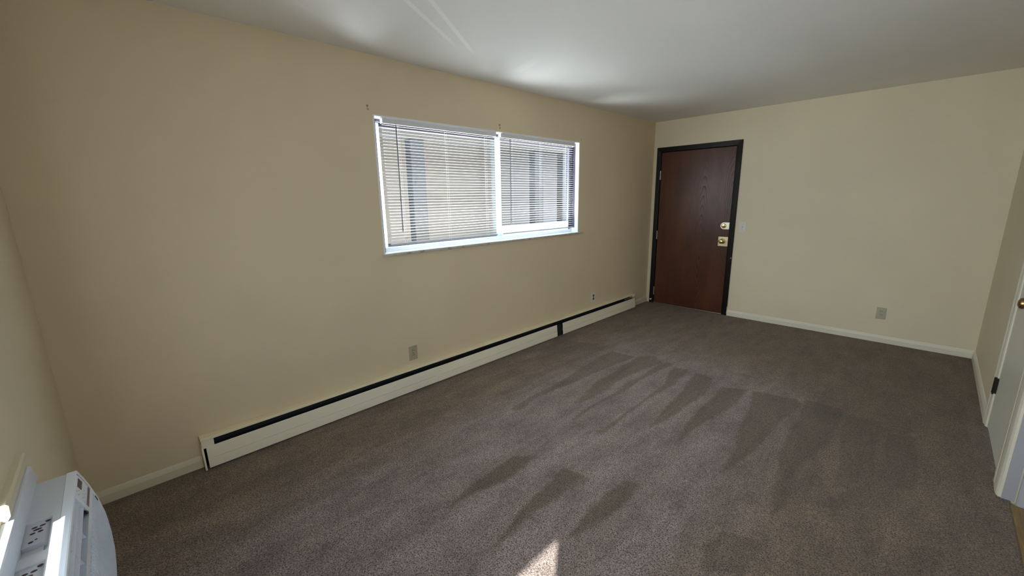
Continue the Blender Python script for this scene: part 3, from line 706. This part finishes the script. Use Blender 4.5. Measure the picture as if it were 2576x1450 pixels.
# cabinet top with two recessed vent bays
bays = [(1.246, 1.395), (1.437, 1.586)]
by0, by1 = -5.684, -5.637
cs.box(AX0+.004, AX1-.004, -L+.0005, YT, 0.24, 0.672)
def top_strip(x0, x1, y0, y1): cs.box(x0, x1, y0, y1, 0.672, 0.690)
top_strip(AX0+.004, bays[0][0], -L+.0005, YT); top_strip(bays[0][1], bays[1][0], -L+.0005, YT); top_strip(bays[1][1], AX1-.004, -L+.0005, YT)
for b0, b1 in bays:
    top_strip(b0, b1, -L+.0005, by0); top_strip(b0, b1, by1, YT)
cs.build('cabinet', M['ac_case'], ac)
for b0, b1 in bays:
    ins = MB()
    ins.prism([(by0+.0005, 0.6725), (by0+.0005, 0.686), (by0+.006, 0.6865), (by1-.012, 0.6865), (by1-.0005, 0.680), (by1-.0005, 0.6725)], b0+.0005, b1-.045, 'x')
    ins.prism([(by0+.0005, 0.6725), (by0+.0005, 0.676), (by1-.010, 0.676), (by1-.010, 0.6725)], b1-.045, b1-.0005, 'x')
    io = ins.build('vent_bay', M['ac_recess'], ac)
    def slot(x, y, l, wd_):
        pts = [(x + wd_/2*math.cos(a), y + (l/2)*math.sin(a)) for a in [2*math.pi*k/14 for k in range(14)]]
        MB().prism(pts, 0.6862, 0.6871, 'z').build('vent_slot', M['ac_dark'], io)
    for (x, y, l) in ((.010, -5.645, .010), (.0235, -5.6535, .011), (.0235, -5.6675, .011), (.036, -5.6615, .016), (.049, -5.6555, .010), (.049, -5.669, .010)):
        slot(b0+x, y, l, 0.0078)
    slot(b0+.087, -5.669, .009, .008); slot(b0+.081, -5.6605, .005, .0035)
# front bezel: sections of one moulded profile
PF = [(-5.603, 0.6905), (-5.6000, 0.6890), (-5.5960, 0.6780), (-5.5900, 0.6600), (-5.5820, 0.6290), (-5.5760, 0.6000), (-5.5710, 0.5770), (-5.5680, 0.5490), (-5.5640, 0.5190), (-5.5625, 0.4850), (-5.5620, 0.4380), (-5.5640, 0.3800), (-5.5690, 0.3340), (-5.5790, 0.2770), (-5.590, 0.245), (-5.603, 0.236)]
def yf(z):
    for (y0, z0), (y1, z1) in zip(PF, PF[1:]):
        if z1 <= z <= z0: return y0+(y1-y0)*(z0-z)/(z0-z1)
    return PF[0][0]
def sect(z0, z1, off=0.0, depth=0.02, back=None):
    zs = sorted({z0, z1} | {z for _, z in PF if z0 < z < z1}, reverse=True)
    fr_ = [(yf(z)+off, z) for z in zs]
    bk = back if back is not None else None
    return fr_ + ([(bk, z1), (bk, z0)] if bk is not None else [(y-depth, z) for y, z in fr_[::-1]])
YBK = YT+.0008
LX0, LX1, LZ0, LZ1 = 1.182, 1.655, 0.624, 0.684
bz = MB()
bz.prism([(YBK, 0.6905)] + [(y, z) for y, z in PF if z >= 0.684] + [(yf(0.684), 0.684), (YBK, 0.684)], AX0, AX1, 'x')
bz.prism(sect(LZ1, LZ0, back=YBK)[::-1] if False else sect(LZ0, LZ1, back=YBK), AX0, LX0, 'x')
bz.prism(sect(LZ0, LZ1, back=YBK), LX1, AX1, 'x')
bz.prism(sect(0.608, LZ0, back=YBK), AX0, AX1, 'x')
bz.prism(sect(0.236, 0.608, back=YBK), AX0, AX0+0.024, 'x'); bz.prism(sect(0.236, 0.608, back=YBK), AX1-0.03, AX1, 'x')
bz.prism(sect(0.236, 0.262, back=YBK), AX0+.024, AX1-.03, 'x')
bzo = bz.build('front_bezel', M['ac'], ac)
# air outlet: dark throat, two long vanes, upright dividers, lever
MB().box(LX0, LX1, YBK, YBK+0.004, LZ0, LZ1).build('outlet_throat', M['ac_recess'], ac)
for z in (0.6665, 0.6475):
    v = MB(); v.prism([(YBK+.006, z+.004), (yf(z)-.001, z+0.0008), (yf(z)-.001, z-0.0010), (YBK+.006, z+.001)], LX0, LX1, 'x'); v.build('outlet_vane', M['ac'], ac)
for x in (1.300, 1.415, 1.530):
    v = MB(); v.prism([(YBK+.004, LZ0), (yf(LZ0)-.004, LZ0), (yf(LZ1)-.004, LZ1), (YBK+.004, LZ1)], x, x+.0022, 'x'); v.build('outlet_divider', M['ac'], ac)
MB().lathe([(0, 0), (0.0055, 0.0), (0.0055, 0.004), (0.003, 0.006), (0, 0.006)], (1.190, yf(0.632)-.004, 0.632), (0, 0.95, 0.3), 12).build('vane_lever', M['ac_dark'], ac)
# intake grille with upright ribs
gx0, gx1 = AX0+.0245, AX1-.0305
gr_ = MB()
gr_.prism(sect(0.2625, 0.6075, -0.003, back=YBK), gx0, gx1, 'x')
x = gx0+.003
while x < gx1-.003:
    gr_.prism(sect(0.266, 0.604, 0.0008, depth=0.005), x, x+0.0032, 'x'); x += 0.0085
gr_.build('intake_grille', M['ac'], ac)
MB().prism(sect(0.582, 0.597, 0.0016, depth=0.003), 1.041, 1.050, 'x').build('grille_latch', M['ac_dark'], ac)
# control panel
cp = MB().prism(sect(0.628, 0.685, 0.0010, depth=0.003), 1.046, 1.168, 'x').build('control_panel', M['ac'], ac)
MB().prism(sect(0.6260, 0.6875, 0.0006, depth=0.003), 1.0405, 1.0455, 'x').build('panel_groove', M['ac_label'], cp)
MB().prism(sect(0.6675, 0.6835, 0.0018, depth=0.002), 1.064, 1.113, 'x').build('display', M['ac_dark'], cp)
MB().prism(sect(0.6300, 0.6400, 0.0018, depth=0.002), 1.052, 1.158, 'x').build('dark_label', M['ac_label'], cp)
for (x, z) in ((1.118, .6835), (1.130, .6765), (1.142, .6835), (1.142, .6720), (1.154, .6760), (1.100, .6560), (1.112, .6500), (1.122, .6590), (1.134, .6520), (1.146, .6580), (1.156, .6490)):
    MB().prism(sect(z-.0010, z+.0010, 0.0013, depth=0.002), x-.0024, x+.0024, 'x').build('button_mark', M['ac_print'], cp)

# ------------------------------------------------------------------ window over the air conditioner (behind the camera's left edge)
w2 = bpy.data.objects.new('window_2', None); w2.location = ((NWX0+NWX1)/2, -L, NWZ0); COL.objects.link(w2); w2['kind'] = 'structure'
f2 = MB(); ya, yb = -L-0.14, -L-0.08
f2.box(NWX0, NWX0+.02, ya, yb, NWZ0, NWZ1); f2.box(NWX1-.02, NWX1, ya, yb, NWZ0, NWZ1)
f2.box(NWX0, NWX1, ya, yb, NWZ0, NWZ0+.012); f2.box(NWX0, NWX1, ya, yb, NWZ1-.03, NWZ1)
f2.box(1.34, 1.82, ya, yb, 0.985, NWZ1)  # opaque panel added to keep stray sun streaks off the carpet
f2.build('window_frame', M['vinyl'], w2)  # mesh also holds the added opaque panel
MB().box(NWX0+.02, NWX1-.02, -L-.112, -L-.108, NWZ0+.012, NWZ1-.03).build('pane', M['glass'], w2)
w3 = MB(); w3.box(XK+.08, XK+.14, KY0, KY0+.04, KZ0, KZ1); w3.box(XK+.08, XK+.14, KY1-.04, KY1, KZ0, KZ1); w3.box(XK+.08, XK+.14, KY0, KY1, KZ0, KZ0+.04); w3.box(XK+.08, XK+.14, KY0, KY1, KZ1-.04, KZ1)
struct('window_3', w3, M['vinyl'])
# unseen slab added outside; its side edge cuts the sun patch on the carpet
ov = MB().box(-0.3, 3.255, -7.0, -L-TH-.01, 2.50, 2.66); struct('ceiling', ov, M['concrete'])  # added unseen slab outside, not the room ceiling
